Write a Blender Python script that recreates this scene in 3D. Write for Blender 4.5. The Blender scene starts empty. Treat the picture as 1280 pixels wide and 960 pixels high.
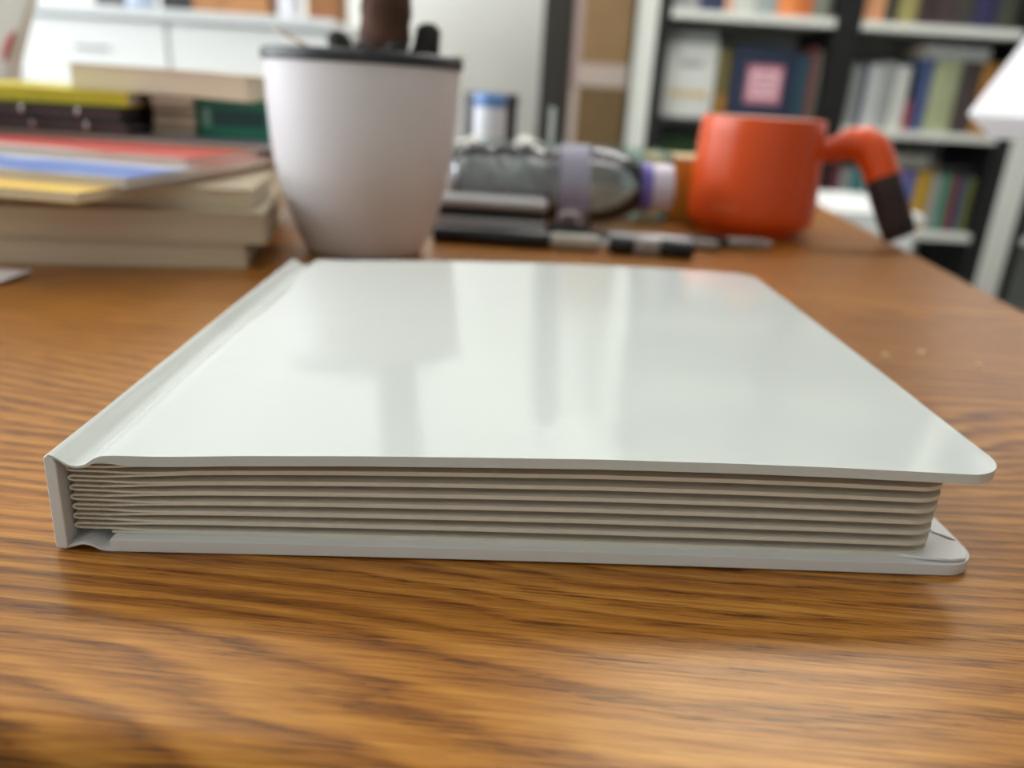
import bpy, bmesh, math, random
from mathutils import Vector, Matrix
random.seed(7)
scene = bpy.context.scene
COL = scene.collection
PI = math.pi

# ------------------------------------------------------------------ camera
F_PX = 981.35
cam_d = bpy.data.cameras.new('camera')
cam = bpy.data.objects.new('camera', cam_d)
COL.objects.link(cam)
R = Matrix(((0.99834639, 0.05112015, 0.02629107),
            (-0.00667875, -0.35111163, 0.93630979),
            (0.05709539, -0.93493708, -0.35018961)))
right, up, back = R.col[0], -R.col[1], -R.col[2]
M = Matrix((right, up, back)).transposed().to_4x4()
M.translation = (0, 0, 0.102)
cam.matrix_world = M
cam_d.sensor_width = 36.0
cam_d.lens = F_PX / 1280 * 36.0
cam_d.clip_start = 0.005
cam_d.clip_end = 50
cam_d.dof.use_dof = True
cam_d.dof.focus_distance = 0.168
cam_d.dof.aperture_fstop = 8.4
scene.camera = cam

# ------------------------------------------------------------------ view / world / lights
vs = scene.view_settings
vs.view_transform = 'Standard'
vs.look = 'None'
vs.exposure = -0.03
vs.gamma = 1.0
vs.use_curve_mapping = False
world = bpy.data.worlds.new('sky')
scene.world = world
world.use_nodes = True
bg = world.node_tree.nodes['Background']
bg.inputs[0].default_value = (0.86, 0.93, 1.0, 1)
bg.inputs[1].default_value = 2.5

def area_light(name, loc, rot, sx, sy, power, color):
    l = bpy.data.lights.new(name, 'AREA')
    l.shape = 'RECTANGLE'
    l.size, l.size_y = sx, sy
    l.energy = power
    l.color = color
    o = bpy.data.objects.new(name, l)
    o.location, o.rotation_euler = loc, rot
    COL.objects.link(o)
    return o
# daylight coming in through the window of the left wall
area_light('window_daylight', (-2.36, 0.75, 0.75), (0, -PI / 2, 0), 1.5, 3.2, 72, (0.93, 0.97, 1.0))
CEIL_Z = 1.95
LAMPS = [(0.95, 2.10, 19.0), (-0.88, 2.10, 7.0), (0.80, 0.35, 1.8), (-0.80, 0.35, 1.8)]    # x, y, watts
for lx, ly, lw in LAMPS:
    area_light('ceiling_panel_light', (lx, ly, CEIL_Z - 0.045), (0, 0, 0), 1.16, 0.52, lw, (1.0, 0.97, 0.93))

# ------------------------------------------------------------------ helpers
def lin(c):
    return tuple(((v / 255) / 12.92 if v / 255 <= 0.04045 else (((v / 255) + 0.055) / 1.055) ** 2.4) for v in c)
MATS = {}
def mat(name, rgb, rough=0.5, metal=0.0, spec=0.5, coat=0.0, noise=0.0, nscale=40.0, bump=0.0, bscale=200.0):
    """principled material; noise = procedural colour variation; bump = fine relief"""
    if name in MATS:
        return MATS[name]
    m = bpy.data.materials.new(name)
    m.use_nodes = True
    nt = m.node_tree
    b = nt.nodes['Principled BSDF']
    c = lin(rgb)
    b.inputs['Base Color'].default_value = (*c, 1)
    b.inputs['Roughness'].default_value = rough
    b.inputs['Metallic'].default_value = metal
    b.inputs['Specular IOR Level'].default_value = spec
    b.inputs['Coat Weight'].default_value = coat
    tc = nt.nodes.new('ShaderNodeTexCoord')
    if noise > 0:
        n = nt.nodes.new('ShaderNodeTexNoise')
        n.inputs['Scale'].default_value = nscale
        n.inputs['Detail'].default_value = 4
        nt.links.new(tc.outputs['Object'], n.inputs['Vector'])
        r = nt.nodes.new('ShaderNodeValToRGB')
        r.color_ramp.elements[0].position = 0.3
        r.color_ramp.elements[1].position = 0.7
        r.color_ramp.elements[0].color = (*[v * (1 - noise) for v in c], 1)
        r.color_ramp.elements[1].color = (*[min(1, v * (1 + noise)) for v in c], 1)
        nt.links.new(n.outputs['Fac'], r.inputs['Fac'])
        nt.links.new(r.outputs['Color'], b.inputs['Base Color'])
    if bump > 0:
        n2 = nt.nodes.new('ShaderNodeTexNoise')
        n2.inputs['Scale'].default_value = bscale
        n2.inputs['Detail'].default_value = 3
        nt.links.new(tc.outputs['Object'], n2.inputs['Vector'])
        bp = nt.nodes.new('ShaderNodeBump')
        bp.inputs['Strength'].default_value = bump
        bp.inputs['Distance'].default_value = 0.001
        nt.links.new(n2.outputs['Fac'], bp.inputs['Height'])
        nt.links.new(bp.outputs['Normal'], b.inputs['Normal'])
    MATS[name] = m
    return m

def page_mat(name, rgb, lines=900.0, contrast=0.12):
    """cut paper edge: fine horizontal leaf lines"""
    if name in MATS:
        return MATS[name]
    m = bpy.data.materials.new(name)
    m.use_nodes = True
    nt = m.node_tree
    b = nt.nodes['Principled BSDF']
    b.inputs['Roughness'].default_value = 0.85
    b.inputs['Specular IOR Level'].default_value = 0.2
    tc = nt.nodes.new('ShaderNodeTexCoord')
    mp = nt.nodes.new('ShaderNodeMapping')
    mp.inputs['Scale'].default_value = (6, 6, lines)
    n = nt.nodes.new('ShaderNodeTexNoise')
    n.inputs['Scale'].default_value = 1.0
    n.inputs['Detail'].default_value = 2
    r = nt.nodes.new('ShaderNodeValToRGB')
    c = lin(rgb)
    r.color_ramp.elements[0].position = 0.35
    r.color_ramp.elements[1].position = 0.65
    r.color_ramp.elements[0].color = (*[v * (1 - contrast) for v in c], 1)
    r.color_ramp.elements[1].color = (*[min(1, v * (1 + contrast)) for v in c], 1)
    nt.links.new(tc.outputs['Object'], mp.inputs['Vector'])
    nt.links.new(mp.outputs['Vector'], n.inputs['Vector'])
    nt.links.new(n.outputs['Fac'], r.inputs['Fac'])
    nt.links.new(r.outputs['Color'], b.inputs['Base Color'])
    MATS[name] = m
    return m

def clear_mat(name, tint=(1, 1, 1), ior=1.5, rough=0.05, absorb=0.0):
    """thin clear plastic or glass wall"""
    if name in MATS:
        return MATS[name]
    m = bpy.data.materials.new(name)
    m.use_nodes = True
    nt = m.node_tree
    for n in list(nt.nodes):
        if n.type != 'OUTPUT_MATERIAL':
            nt.nodes.remove(n)
    out = [n for n in nt.nodes if n.type == 'OUTPUT_MATERIAL'][0]
    t = nt.nodes.new('ShaderNodeBsdfTransparent')
    t.inputs[0].default_value = (*tint, 1)
    g = nt.nodes.new('ShaderNodeBsdfGlossy')
    g.inputs['Roughness'].default_value = rough
    d = nt.nodes.new('ShaderNodeBsdfDiffuse')
    d.inputs[0].default_value = (*[min(1, v * 0.95) for v in tint], 1)
    fr = nt.nodes.new('ShaderNodeFresnel')
    fr.inputs['IOR'].default_value = ior
    m0 = nt.nodes.new('ShaderNodeMixShader')
    m0.inputs[0].default_value = absorb
    m1 = nt.nodes.new('ShaderNodeMixShader')
    nt.links.new(t.outputs[0], m0.inputs[1])
    nt.links.new(d.outputs[0], m0.inputs[2])
    nt.links.new(fr.outputs[0], m1.inputs[0])
    nt.links.new(m0.outputs[0], m1.inputs[1])
    nt.links.new(g.outputs[0], m1.inputs[2])
    nt.links.new(m1.outputs[0], out.inputs[0])
    MATS[name] = m
    return m

def emit_mat(name, rgb, s):
    m = bpy.data.materials.new(name)
    m.use_nodes = True
    b = m.node_tree.nodes['Principled BSDF']
    b.inputs['Base Color'].default_value = (0.8, 0.8, 0.8, 1)
    b.inputs['Emission Color'].default_value = (*rgb, 1)
    b.inputs['Emission Strength'].default_value = s
    return m

def thing(name, label, cat, loc=(0, 0, 0), rot=(0, 0, 0), group=None):
    o = bpy.data.objects.new(name, None)
    o.empty_display_size = 0.02
    o.location, o.rotation_euler = loc, rot
    o['label'], o['category'] = label, cat
    if group:
        o['group'] = group
    COL.objects.link(o)
    return o
def tag(o, label, cat, group=None):
    o['label'], o['category'] = label, cat
    if group:
        o['group'] = group
    return o

def mesh_obj(name, verts, faces, m, parent=None, smooth=False, bevel=0.0, seg=2, angle=35, loc=None, rot=None, label=None):
    me = bpy.data.meshes.new(name)
    me.from_pydata([tuple(v) for v in verts], [], faces)
    me.validate()
    bm = bmesh.new()
    bm.from_mesh(me)
    bmesh.ops.recalc_face_normals(bm, faces=bm.faces)
    bm.to_mesh(me)
    bm.free()
    me.materials.append(m)
    o = bpy.data.objects.new(name, me)
    if loc is not None:
        o.location = loc
    if rot is not None:
        o.rotation_euler = rot
    COL.objects.link(o)
    if parent is not None:
        o.parent = parent
    if smooth:
        for p in me.polygons:
            p.use_smooth = True
    if bevel > 0:
        b = o.modifiers.new('bevel', 'BEVEL')
        b.width, b.segments, b.limit_method = bevel, seg, 'ANGLE'
        b.angle_limit = math.radians(angle)
        for p in me.polygons:
            p.use_smooth = True
        b.harden_normals = True
    if label:
        o['label'] = label
    return o

BOXF = [(0, 3, 2, 1), (4, 5, 6, 7), (0, 1, 5, 4), (1, 2, 6, 5), (2, 3, 7, 6), (3, 0, 4, 7)]
def boxv(x0, x1, y0, y1, z0, z1):
    return [(x0, y0, z0), (x1, y0, z0), (x1, y1, z0), (x0, y1, z0), (x0, y0, z1), (x1, y0, z1), (x1, y1, z1), (x0, y1, z1)]
def box(name, x0, x1, y0, y1, z0, z1, m, parent=None, bevel=0.0, seg=2, **k):
    return mesh_obj(name, boxv(x0, x1, y0, y1, z0, z1), BOXF, m, parent, bevel=bevel, seg=seg, **k)
def boxes(name, lst, m, parent=None, bevel=0.0, **k):
    V, Fc = [], []
    for b in lst:
        n = len(V)
        V += boxv(*b)
        Fc += [tuple(i + n for i in f) for f in BOXF]
    return mesh_obj(name, V, Fc, m, parent, bevel=bevel, **k)
def lathe(name, prof, m, parent=None, seg=48, loc=None, rot=None, closed=False, smooth_angle=None, label=None):
    V, Fc = [], []
    n = len(prof)
    for r, z in prof:
        for k in range(seg):
            a = 2 * PI * k / seg
            V.append((r * math.cos(a), r * math.sin(a), z))
    rows = n if closed else n - 1
    for i in range(rows):
        j = (i + 1) % n
        for k in range(seg):
            k2 = (k + 1) % seg
            Fc.append((i * seg + k, i * seg + k2, j * seg + k2, j * seg + k))
    if not closed:
        Fc.append(tuple(range(seg)))
        Fc.append(tuple((n - 1) * seg + k for k in range(seg)))
    o = mesh_obj(name, V, Fc, m, parent, smooth=True, loc=loc, rot=rot, label=label)
    es = o.modifiers.new('es', 'EDGE_SPLIT')
    es.split_angle = math.radians(smooth_angle or 50)
    return o
def tube(name, pts, radii, m, parent=None, seg=16, cap=True, flat=1.0, label=None):
    """swept tube through pts with a radius per point"""
    pts = [Vector(p) for p in pts]
    V, Fc = [], []
    prev = None
    for i, p in enumerate(pts):
        t = (pts[min(i + 1, len(pts) - 1)] - pts[max(i - 1, 0)]).normalized()
        ref = Vector((0, 1, 0)) if abs(t.y) < 0.9 else Vector((1, 0, 0))
        if prev is None:
            a = t.cross(ref).normalized()
        else:
            a = (prev - t * prev.dot(t)).normalized()
        prev = a
        b = t.cross(a)
        for k in range(seg):
            w = 2 * PI * k / seg
            V.append(p + (a * math.cos(w) + b * math.sin(w) * flat) * radii[i])
    for i in range(len(pts) - 1):
        for k in range(seg):
            k2 = (k + 1) % seg
            Fc.append((i * seg + k, i * seg + k2, (i + 1) * seg + k2, (i + 1) * seg + k))
    if cap:
        Fc.append(tuple(range(seg)))
        Fc.append(tuple((len(pts) - 1) * seg + k for k in range(seg)))
    o = mesh_obj(name, V, Fc, m, parent, smooth=True, label=label)
    es = o.modifiers.new('es', 'EDGE_SPLIT')
    es.split_angle = math.radians(55)
    return o
def prism(name, poly, z0, z1, m, parent=None, bevel=0.0, **k):
    n = len(poly)
    V = [(x, y, z0) for x, y in poly] + [(x, y, z1) for x, y in poly]
    Fc = [tuple(range(n)), tuple(range(n, 2 * n))] + [(i, (i + 1) % n, n + (i + 1) % n, n + i) for i in range(n)]
    return mesh_obj(name, V, Fc, m, parent, bevel=bevel, **k)
def struct(o):
    o['kind'] = 'structure'
    return o

# ------------------------------------------------------------------ the room
FLOOR_Z = -0.75
X0, X1, Y0, Y1 = -2.4, 2.3, -2.6, 3.02
M_WALL = mat('wall_paint', (232, 233, 228), 0.85, noise=0.02, nscale=6)
M_CEIL = mat('ceiling_paint', (240, 240, 236), 0.9, noise=0.02, nscale=5)
M_FLOOR = mat('grey_floor', (120, 116, 110), 0.5, noise=0.12, nscale=9)
M_WHITE = mat('white_lacquer', (238, 240, 238), 0.35, noise=0.01)
M_SHELF = mat('shelf_white', (214, 216, 208), 0.45, noise=0.02)
M_BLACK = mat('black_steel', (14, 14, 15), 0.45, noise=0.1)
struct(box('floor', X0 - .1, X1 + .1, Y0 - .1, Y1 + .1, FLOOR_Z - .1, FLOOR_Z, M_FLOOR))
struct(box('ceiling', X0 - .1, X1 + .1, Y0 - .1, Y1 + .1, CEIL_Z, CEIL_Z + .1, M_CEIL))
struct(box('wall_back', X0 - .1, X1 + .1, Y1, Y1 + .1, FLOOR_Z, CEIL_Z, M_WALL))
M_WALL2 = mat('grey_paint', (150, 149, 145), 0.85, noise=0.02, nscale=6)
struct(box('wall_front', X0 - .1, X1 + .1, Y0 - .1, Y0, FLOOR_Z, CEIL_Z, M_WALL))
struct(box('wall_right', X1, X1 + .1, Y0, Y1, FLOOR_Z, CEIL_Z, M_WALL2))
WY0, WY1, WZ0, WZ1 = -0.9, 2.4, -0.05, 1.55
struct(boxes('wall_left', [(X0 - .1, X0, Y0, WY0, FLOOR_Z, CEIL_Z), (X0 - .1, X0, WY1, Y1, FLOOR_Z, CEIL_Z),
                           (X0 - .1, X0, WY0, WY1, FLOOR_Z, WZ0), (X0 - .1, X0, WY0, WY1, WZ1, CEIL_Z)], M_WALL))
win = bpy.data.objects.new('window_1', None)
win['kind'] = 'structure'
win.location = (X0 - .05, (WY0 + WY1) / 2, WZ0)
COL.objects.link(win)
ww, wh = (WY1 - WY0) / 2, WZ1 - WZ0
boxes('window_frame', [(-.03, .03, -ww, ww, 0, .05), (-.03, .03, -ww, ww, wh - .05, wh), (-.03, .03, -ww, -ww + .05, .05, wh - .05),
                       (-.03, .03, ww - .05, ww, .05, wh - .05), (-.03, .03, -.46, -.41, .05, wh - .05), (-.03, .03, .41, .46, .05, wh - .05)], M_WHITE, win)
M_PANE = clear_mat('window_glass', (0.96, 0.98, 0.98))
for a, b in ((-ww + .05, -.46), (-.41, .41), (.46, ww - .05)):
    box('pane', -.004, .004, a, b, .05, wh - .05, M_PANE, win)
box('window_sill', .02, .12, -ww - .03, ww + .03, -.03, 0, M_WHITE, win, bevel=.004)
struct(box('baseboard_back', X0, X1, Y1 - .012, Y1, FLOOR_Z, FLOOR_Z + .09, M_WHITE))
for i, (lx, ly, lw) in enumerate(LAMPS):
    M_PANEL = emit_mat('lamp_diffuser', (1.0, 0.97, 0.93), lw * 0.53)
    side = 'bookshelf' if i < 2 else ('table')
    t = thing('ceiling_light', 'long flat ceiling light panel, %s one over the %s end of the room' % ('right' if lx > 0 else 'left', side), 'ceiling light',
              (lx, ly, CEIL_Z - .036), group='ceiling light panels')
    boxes('frame', [(-.62, .62, -.30, -.275, 0, .036), (-.62, .62, .275, .30, 0, .036), (-.62, -.595, -.275, .275, 0, .036), (.595, .62, -.275, .275, 0, .036)], M_WHITE, t)
    box('diffuser', -.595, .595, -.275, .275, .012, .03, M_PANEL, t)

# ------------------------------------------------------------------ the wooden table
def wood_mat():
    m = bpy.data.materials.new('table_wood')
    m.use_nodes = True
    nt = m.node_tree
    N, L = nt.nodes.new, nt.links.new
    b = nt.nodes['Principled BSDF']
    tc = N('ShaderNodeTexCoord')
    rotm = N('ShaderNodeMapping')
    rotm.inputs['Rotation'].default_value = (0, 0, math.radians(-3.0))
    L(tc.outputs['Object'], rotm.inputs['Vector'])
    def mapped(sx, sy, sz=1.0):
        mp = N('ShaderNodeMapping')
        mp.inputs['Scale'].default_value = (sx, sy, sz)
        L(rotm.outputs['Vector'], mp.inputs['Vector'])
        return mp.outputs['Vector']
    def noise(vec, detail=3.0, rough=0.5, dist=0.0):
        n = N('ShaderNodeTexNoise')
        n.inputs['Scale'].default_value = 1.0
        n.inputs['Detail'].default_value = detail
        n.inputs['Roughness'].default_value = rough
        n.inputs['Distortion'].default_value = dist
        L(vec, n.inputs['Vector'])
        return n.outputs['Fac']
    def math_(op, a, bb, clamp=False):
        n = N('ShaderNodeMath')
        n.operation, n.use_clamp = op, clamp
        for i, v in enumerate((a, bb)):
            if isinstance(v, (int, float)):
                n.inputs[i].default_value = v
            elif v is not None:
                L(v, n.inputs[i])
        return n.outputs[0]
    def ramp(fac, stops):
        r = N('ShaderNodeValToRGB')
        e = r.color_ramp.elements
        e[0].position, e[0].color = stops[0][0], (*stops[0][1], 1)
        e[1].position, e[1].color = stops[-1][0], (*stops[-1][1], 1)
        for p, c in stops[1:-1]:
            q = e.new(p)
            q.color = (*c, 1)
        L(fac, r.inputs['Fac'])
        return r.outputs['Color']
    sep = N('ShaderNodeSeparateXYZ')
    L(rotm.outputs['Vector'], sep.inputs[0])
    # growth rings: stripes along x, bent into long cathedral arches by a stretched noise
    big = noise(mapped(2.6, 6.5, 3), 1.5, 0.4)
    small = noise(mapped(14.0, 110.0, 9), 3.0, 0.65)
    phase = math_('ADD', math_('MULTIPLY', sep.outputs['Y'], 165.0), math_('ADD', math_('MULTIPLY', big, 26.0), math_('MULTIPLY', small, 1.5)))
    fr_ = math_('FRACT', phase, 0.0)                       # slow rise, faster fall: early to late wood
    ring = math_('MINIMUM', math_('DIVIDE', fr_, 0.72), math_('DIVIDE', math_('SUBTRACT', 1.0, fr_), 0.28))
    ring = math_('POWER', ring, 1.5)
    fib = noise(mapped(34.0, 1500.0, 300), 3.0, 0.75)
    fib2 = noise(mapped(9.0, 480.0, 90), 4.0, 0.7)
    pore = noise(mapped(70.0, 1700.0, 700), 2.0, 0.55)
    tone = noise(mapped(1.6, 7.0, 2), 2.0, 0.5)
    amp = noise(mapped(2.2, 9.0, 2), 1.0, 0.5)
    ringa = math_('MULTIPLY', math_('SUBTRACT', ring, 0.38), math_('MULTIPLY', amp, 0.58))
    v = math_('ADD', ringa, math_('ADD', math_('MULTIPLY', fib, 0.70), math_('MULTIPLY', fib2, 0.62)))
    v = math_('ADD', v, math_('MULTIPLY_ADD', tone, 0.35))
    v.node.inputs[1].links[0].from_node.inputs[2].default_value = -0.355
    colr = ramp(v, [(0.22, lin((190, 134, 60))), (0.42, lin((164, 106, 42))), (0.60, lin((134, 81, 30))), (0.85, lin((94, 54, 21)))])
    pm = math_('MULTIPLY', math_('GREATER_THAN', pore, 0.56), math_('MULTIPLY_ADD', ring, 0.78))
    pm.node.inputs[1].links[0].from_node.inputs[2].default_value = 0.10
    mx = N('ShaderNodeMix')
    mx.data_type = 'RGBA'
    L(pm, mx.inputs['Factor'])
    L(colr, mx.inputs['A'])
    mx.inputs['B'].default_value = (*lin((78, 44, 22)), 1)
    L(mx.outputs['Result'], b.inputs['Base Color'])
    rr = math_('MULTIPLY_ADD', fib, 0.22)
    rr.node.inputs[2].default_value = 0.20
    L(rr, b.inputs['Roughness'])
    b.inputs['Specular IOR Level'].default_value = 0.45
    b.inputs['Specular Tint'].default_value = (1.0, 0.78, 0.48, 1)     # fibres give the sheen a golden tint
    bp = N('ShaderNodeBump')
    bp.inputs['Strength'].default_value = 0.35
    bp.inputs['Distance'].default_value = 0.0002
    hgt = math_('SUBTRACT', math_('MULTIPLY', fib2, 0.35), math_('ADD', math_('MULTIPLY', fib, 0.5), math_('MULTIPLY', pm, 0.6)))
    L(hgt, bp.inputs['Height'])
    L(bp.outputs['Normal'], b.inputs['Normal'])
    return m
M_WOOD = wood_mat()
TA = math.radians(-7.4)
u = Vector((math.cos(TA), math.sin(TA), 0))
w = Vector((-math.sin(TA), math.cos(TA), 0))
t_org = u * 0.248 + w * 0.0885                 # front right corner of the table top
table = thing('wooden_table', 'brown grained wooden table carrying the white board book', 'table', (t_org.x, t_org.y, FLOOR_Z), (0, 0, TA))
TT = -FLOOR_Z
box('tabletop', -1.45, 0, 0, 0.90, TT - .03, TT, M_WOOD, table, bevel=.007, seg=5)
M_LEG = mat('table_leg_wood', (112, 70, 38), 0.45, noise=0.2, nscale=20)
for lx in (-1.40, -.10):
    for ly in (.05, .80):
        box('leg', lx, lx + .05, ly, ly + .05, 0, TT - .03, M_LEG, table, bevel=.004)
box('apron', -1.36, -.09, .06, .08, TT - .10, TT - .03, M_LEG, table)
box('apron', -1.36, -.09, .82, .84, TT - .10, TT - .03, M_LEG, table)

# ------------------------------------------------------------------ the white board book
def cover_mat(name, rgb, rough, ripple=0.0):
    m = bpy.data.materials.new(name)
    m.use_nodes = True
    nt = m.node_tree
    N, L = nt.nodes.new, nt.links.new
    b = nt.nodes['Principled BSDF']
    b.inputs['Base Color'].default_value = (*lin(rgb), 1)
    b.inputs['Roughness'].default_value = rough
    tc = N('ShaderNodeTexCoord')
    n = N('ShaderNodeTexNoise')
    n.inputs['Scale'].default_value = 90
    n.inputs['Detail'].default_value = 2
    L(tc.outputs['Object'], n.inputs['Vector'])
    n2 = N('ShaderNodeTexNoise')                      # where the laminate is wrinkled
    n2.inputs['Scale'].default_value = 14
    L(tc.outputs['Object'], n2.inputs['Vector'])
    mr = N('ShaderNodeMapRange')
    mr.inputs['From Min'].default_value = 0.46
    mr.inputs['From Max'].default_value = 0.66
    L(n2.outputs['Fac'], mr.inputs['Value'])
    mu = N('ShaderNodeMath')
    mu.operation = 'MULTIPLY'
    L(n.outputs['Fac'], mu.inputs[0])
    L(mr.outputs[0], mu.inputs[1])
    bp = N('ShaderNodeBump')
    bp.inputs['Strength'].default_value = ripple
    bp.inputs['Distance'].default_value = 0.0006
    L(mu.outputs[0], bp.inputs['Height'])
    L(bp.outputs['Normal'], b.inputs['Normal'])
    return m
M_COVER = cover_mat('gloss_white_cover', (209, 213, 208), 0.10, 0.25)
M_COVER2 = cover_mat('white_wrap_paper', (222, 222, 219), 0.30, 0.25)
M_BOARD = mat('cream_board', (214, 208, 192), 0.7, noise=0.03, nscale=120)
M_SPREAD = mat('page_board', (226, 218, 200), 0.65, noise=0.03, nscale=150)
SHEAR = 0.028
BX, BY = -0.095, 0.152
book = thing('board_book', 'large white hardcover board book with blank glossy cover lying in front', 'book', (BX, BY, 0))
# local frame: x from the spine, y from the front edge, in metres
def sh(x, y, z):
    return (x, y + SHEAR * x, z)
def lerp_tab(tab, x):
    if x <= tab[0][0]:
        return tab[0][1]
    for (a, va), (b_, vb) in zip(tab, tab[1:]):
        if x <= b_:
            t = (x - a) / (b_ - a)
            t = t * t * (3 - 2 * t) if False else t
            return va + (vb - va) * t
    return tab[-1][1]
def spline(pts, n):
    """Catmull-Rom through 2D points"""
    out = []
    P = [pts[0]] + list(pts) + [pts[-1]]
    for i in range(1, len(P) - 2):
        for j in range(n):
            t = j / n
            q = []
            for c in (0, 1):
                a, b_, c_, d_ = P[i - 1][c], P[i][c], P[i + 1][c], P[i + 2][c]
                q.append(0.5 * (2 * b_ + (c_ - a) * t + (2 * a - 5 * b_ + 4 * c_ - d_) * t * t + (3 * b_ - a - 3 * c_ + d_) * t ** 3))
            out.append(tuple(q))
    out.append(tuple(pts[-1]))
    return out
spline_pts = spline([(.0010, .0237), (.0026, .0233), (.0045, .0219), (.0064, .0212), (.0086, .0216), (.0106, .0230), (.0122, .0237), (.0138, .0239)], 4)
D = 0.206                                             # depth of the covers
TOPZ = spline_pts + [(.0150, .0240), (.025, .0241), (.042, .0250), (.068, .0260), (.094, .0267), (.12, .0273), (.15, .0275), (.175, .0274), (.2125, .0268)]
def top_z(x, y):
    z = lerp_tab(TOPZ, x)
    return z + 0.0004 * math.sin(PI * y / D) + 0.0006 * (y / D) * (x / .2125)
def board(name, xs_end, r, zfun, thick, m, x0, y0, y1, rl=0.0, nx=46, ny=26, bev=.0006, lead=None):
    """a cover board with rounded fore-edge corners, following zfun"""
    xs = []
    for i in range(nx + 1):
        t = i / nx
        xs.append(x0 + (xs_end - r - x0) * t)
    for i in range(1, 15):
        xs.append(xs_end - r + r * math.sin(i / 14 * PI / 2 * 0.998))
    if lead:
        xs = lead + [x for x in xs if x > lead[-1] + .001]
    V, Fc = [], []
    def ins(x):
        d = 0.0
        if x > xs_end - r:
            d = r - math.sqrt(max(0, r * r - (x - (xs_end - r)) ** 2))
        elif rl and x < x0 + rl:
            d = rl - math.sqrt(max(0, rl * rl - (x0 + rl - x) ** 2))
        return d
    if rl:
        xs = [x0 + rl - rl * math.cos(i / 8 * PI / 2) for i in range(8)] + [x for x in xs if x > x0 + rl]
    for s in (0, 1):
        for x in xs:
            d = ins(x)
            for j in range(ny + 1):
                y = y0 + d + (y1 - y0 - 2 * d) * j / ny
                V.append(sh(x, y, zfun(x, y) - s * (thick(x) if callable(thick) else thick)))
    nxx = len(xs)
    st = nxx * (ny + 1)
    for i in range(nxx - 1):
        for j in range(ny):
            a = i * (ny + 1) + j
            Fc.append((a, a + 1, a + ny + 2, a + ny + 1))
            Fc.append((st + a, st + a + ny + 1, st + a + ny + 2, st + a + 1))
    for i in range(nxx - 1):
        for j in (0, ny):
            a = i * (ny + 1) + j
            Fc.append((a, a + ny + 1, st + a + ny + 1, st + a))
    for j in range(ny):
        for i in (0, nxx - 1):
            a = i * (ny + 1) + j
            Fc.append((a, a + 1, st + a + 1, st + a))
    return mesh_obj(name, V, Fc, m, book, bevel=bev, seg=3, angle=50)
XR = 0.2145
def top_thick(x):
    t = min(1, max(0, (x - .0066) / .0115))
    return .0006 + .0019 * t * t * (3 - 2 * t)
fc = board('front_cover', XR, .0105, top_z, top_thick, M_COVER, .0012, 0.0, D, bev=.0007, lead=[.0012 + .0005 * i for i in range(36)])
def bot_z(x, y):
    bow = 0.0006 * math.sin(PI * min(1, max(0, (x - .011) / .2))) * max(0, 1 - y / .05)
    return .0030 + bow
bc = board('back_cover', .2135, .0085, bot_z, .0029, M_COVER2, .0118, 0.0, D, bev=.0011)
# spine board
def strip(name, prof, y0, y1, m, ny=10, bev=.0003):
    n = len(prof)
    V, Fc = [], []
    for j in range(ny + 1):
        for x, z in prof:
            V.append(sh(x, y0 + (y1 - y0) * j / ny, z))
    for j in range(ny):
        for i in range(n):
            a, b_ = j * n + i, j * n + (i + 1) % n
            Fc.append((a, b_, b_ + n, a + n))
    Fc.append(tuple(range(n)))
    Fc.append(tuple(ny * n + i for i in range(n)))
    return mesh_obj(name, V, Fc, m, book, bevel=bev, seg=2, angle=40)
strip('spine', [(-.0002, .0009), (.0003, .0005), (.0020, .0005), (.0025, .0010), (.0027, .0215), (.0021, .0233), (.0010, .0236), (.0002, .0229)], 0.0, D, M_COVER2)
def ribbon(name, pts, th, y0, y1, m):
    """a folded strip of paper: a polyline in x-z with thickness"""
    pts = [Vector(p) for p in pts]
    a_, b_ = [], []
    for i, p in enumerate(pts):
        t = (pts[min(i + 1, len(pts) - 1)] - pts[max(i - 1, 0)]).normalized()
        nrm = Vector((-t.y, t.x))
        a_.append(p + nrm * th / 2)
        b_.append(p - nrm * th / 2)
    n = len(pts)
    prof = [tuple(p) for p in a_] + [tuple(p) for p in reversed(b_)]
    V, Fc = [], []
    ny = 6
    k = 2 * n
    for j in range(ny + 1):
        for x, z in prof:
            V.append(sh(x, y0 + (y1 - y0) * j / ny, z))
    for j in range(ny):
        for i in range(k):
            q, r_ = j * k + i, j * k + (i + 1) % k
            Fc.append((q, r_, r_ + k, q + k))
    for j in (0, ny):
        for i in range(n - 1):
            Fc.append((j * k + i, j * k + i + 1, j * k + k - 2 - i, j * k + k - 1 - i))
    o = mesh_obj(name, V, Fc, m, book, smooth=True)
    es = o.modifiers.new('es', 'EDGE_SPLIT')
    es.split_angle = math.radians(45)
    return o
hinge_bot = spline([(.0015, .0006), (.0040, .0014), (.0058, .0019), (.0078, .0014), (.0098, .0005), (.0120, .0003)], 5)
ribbon('cover_hinge', hinge_bot, .0006, 0.0002, D, M_COVER2)
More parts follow.
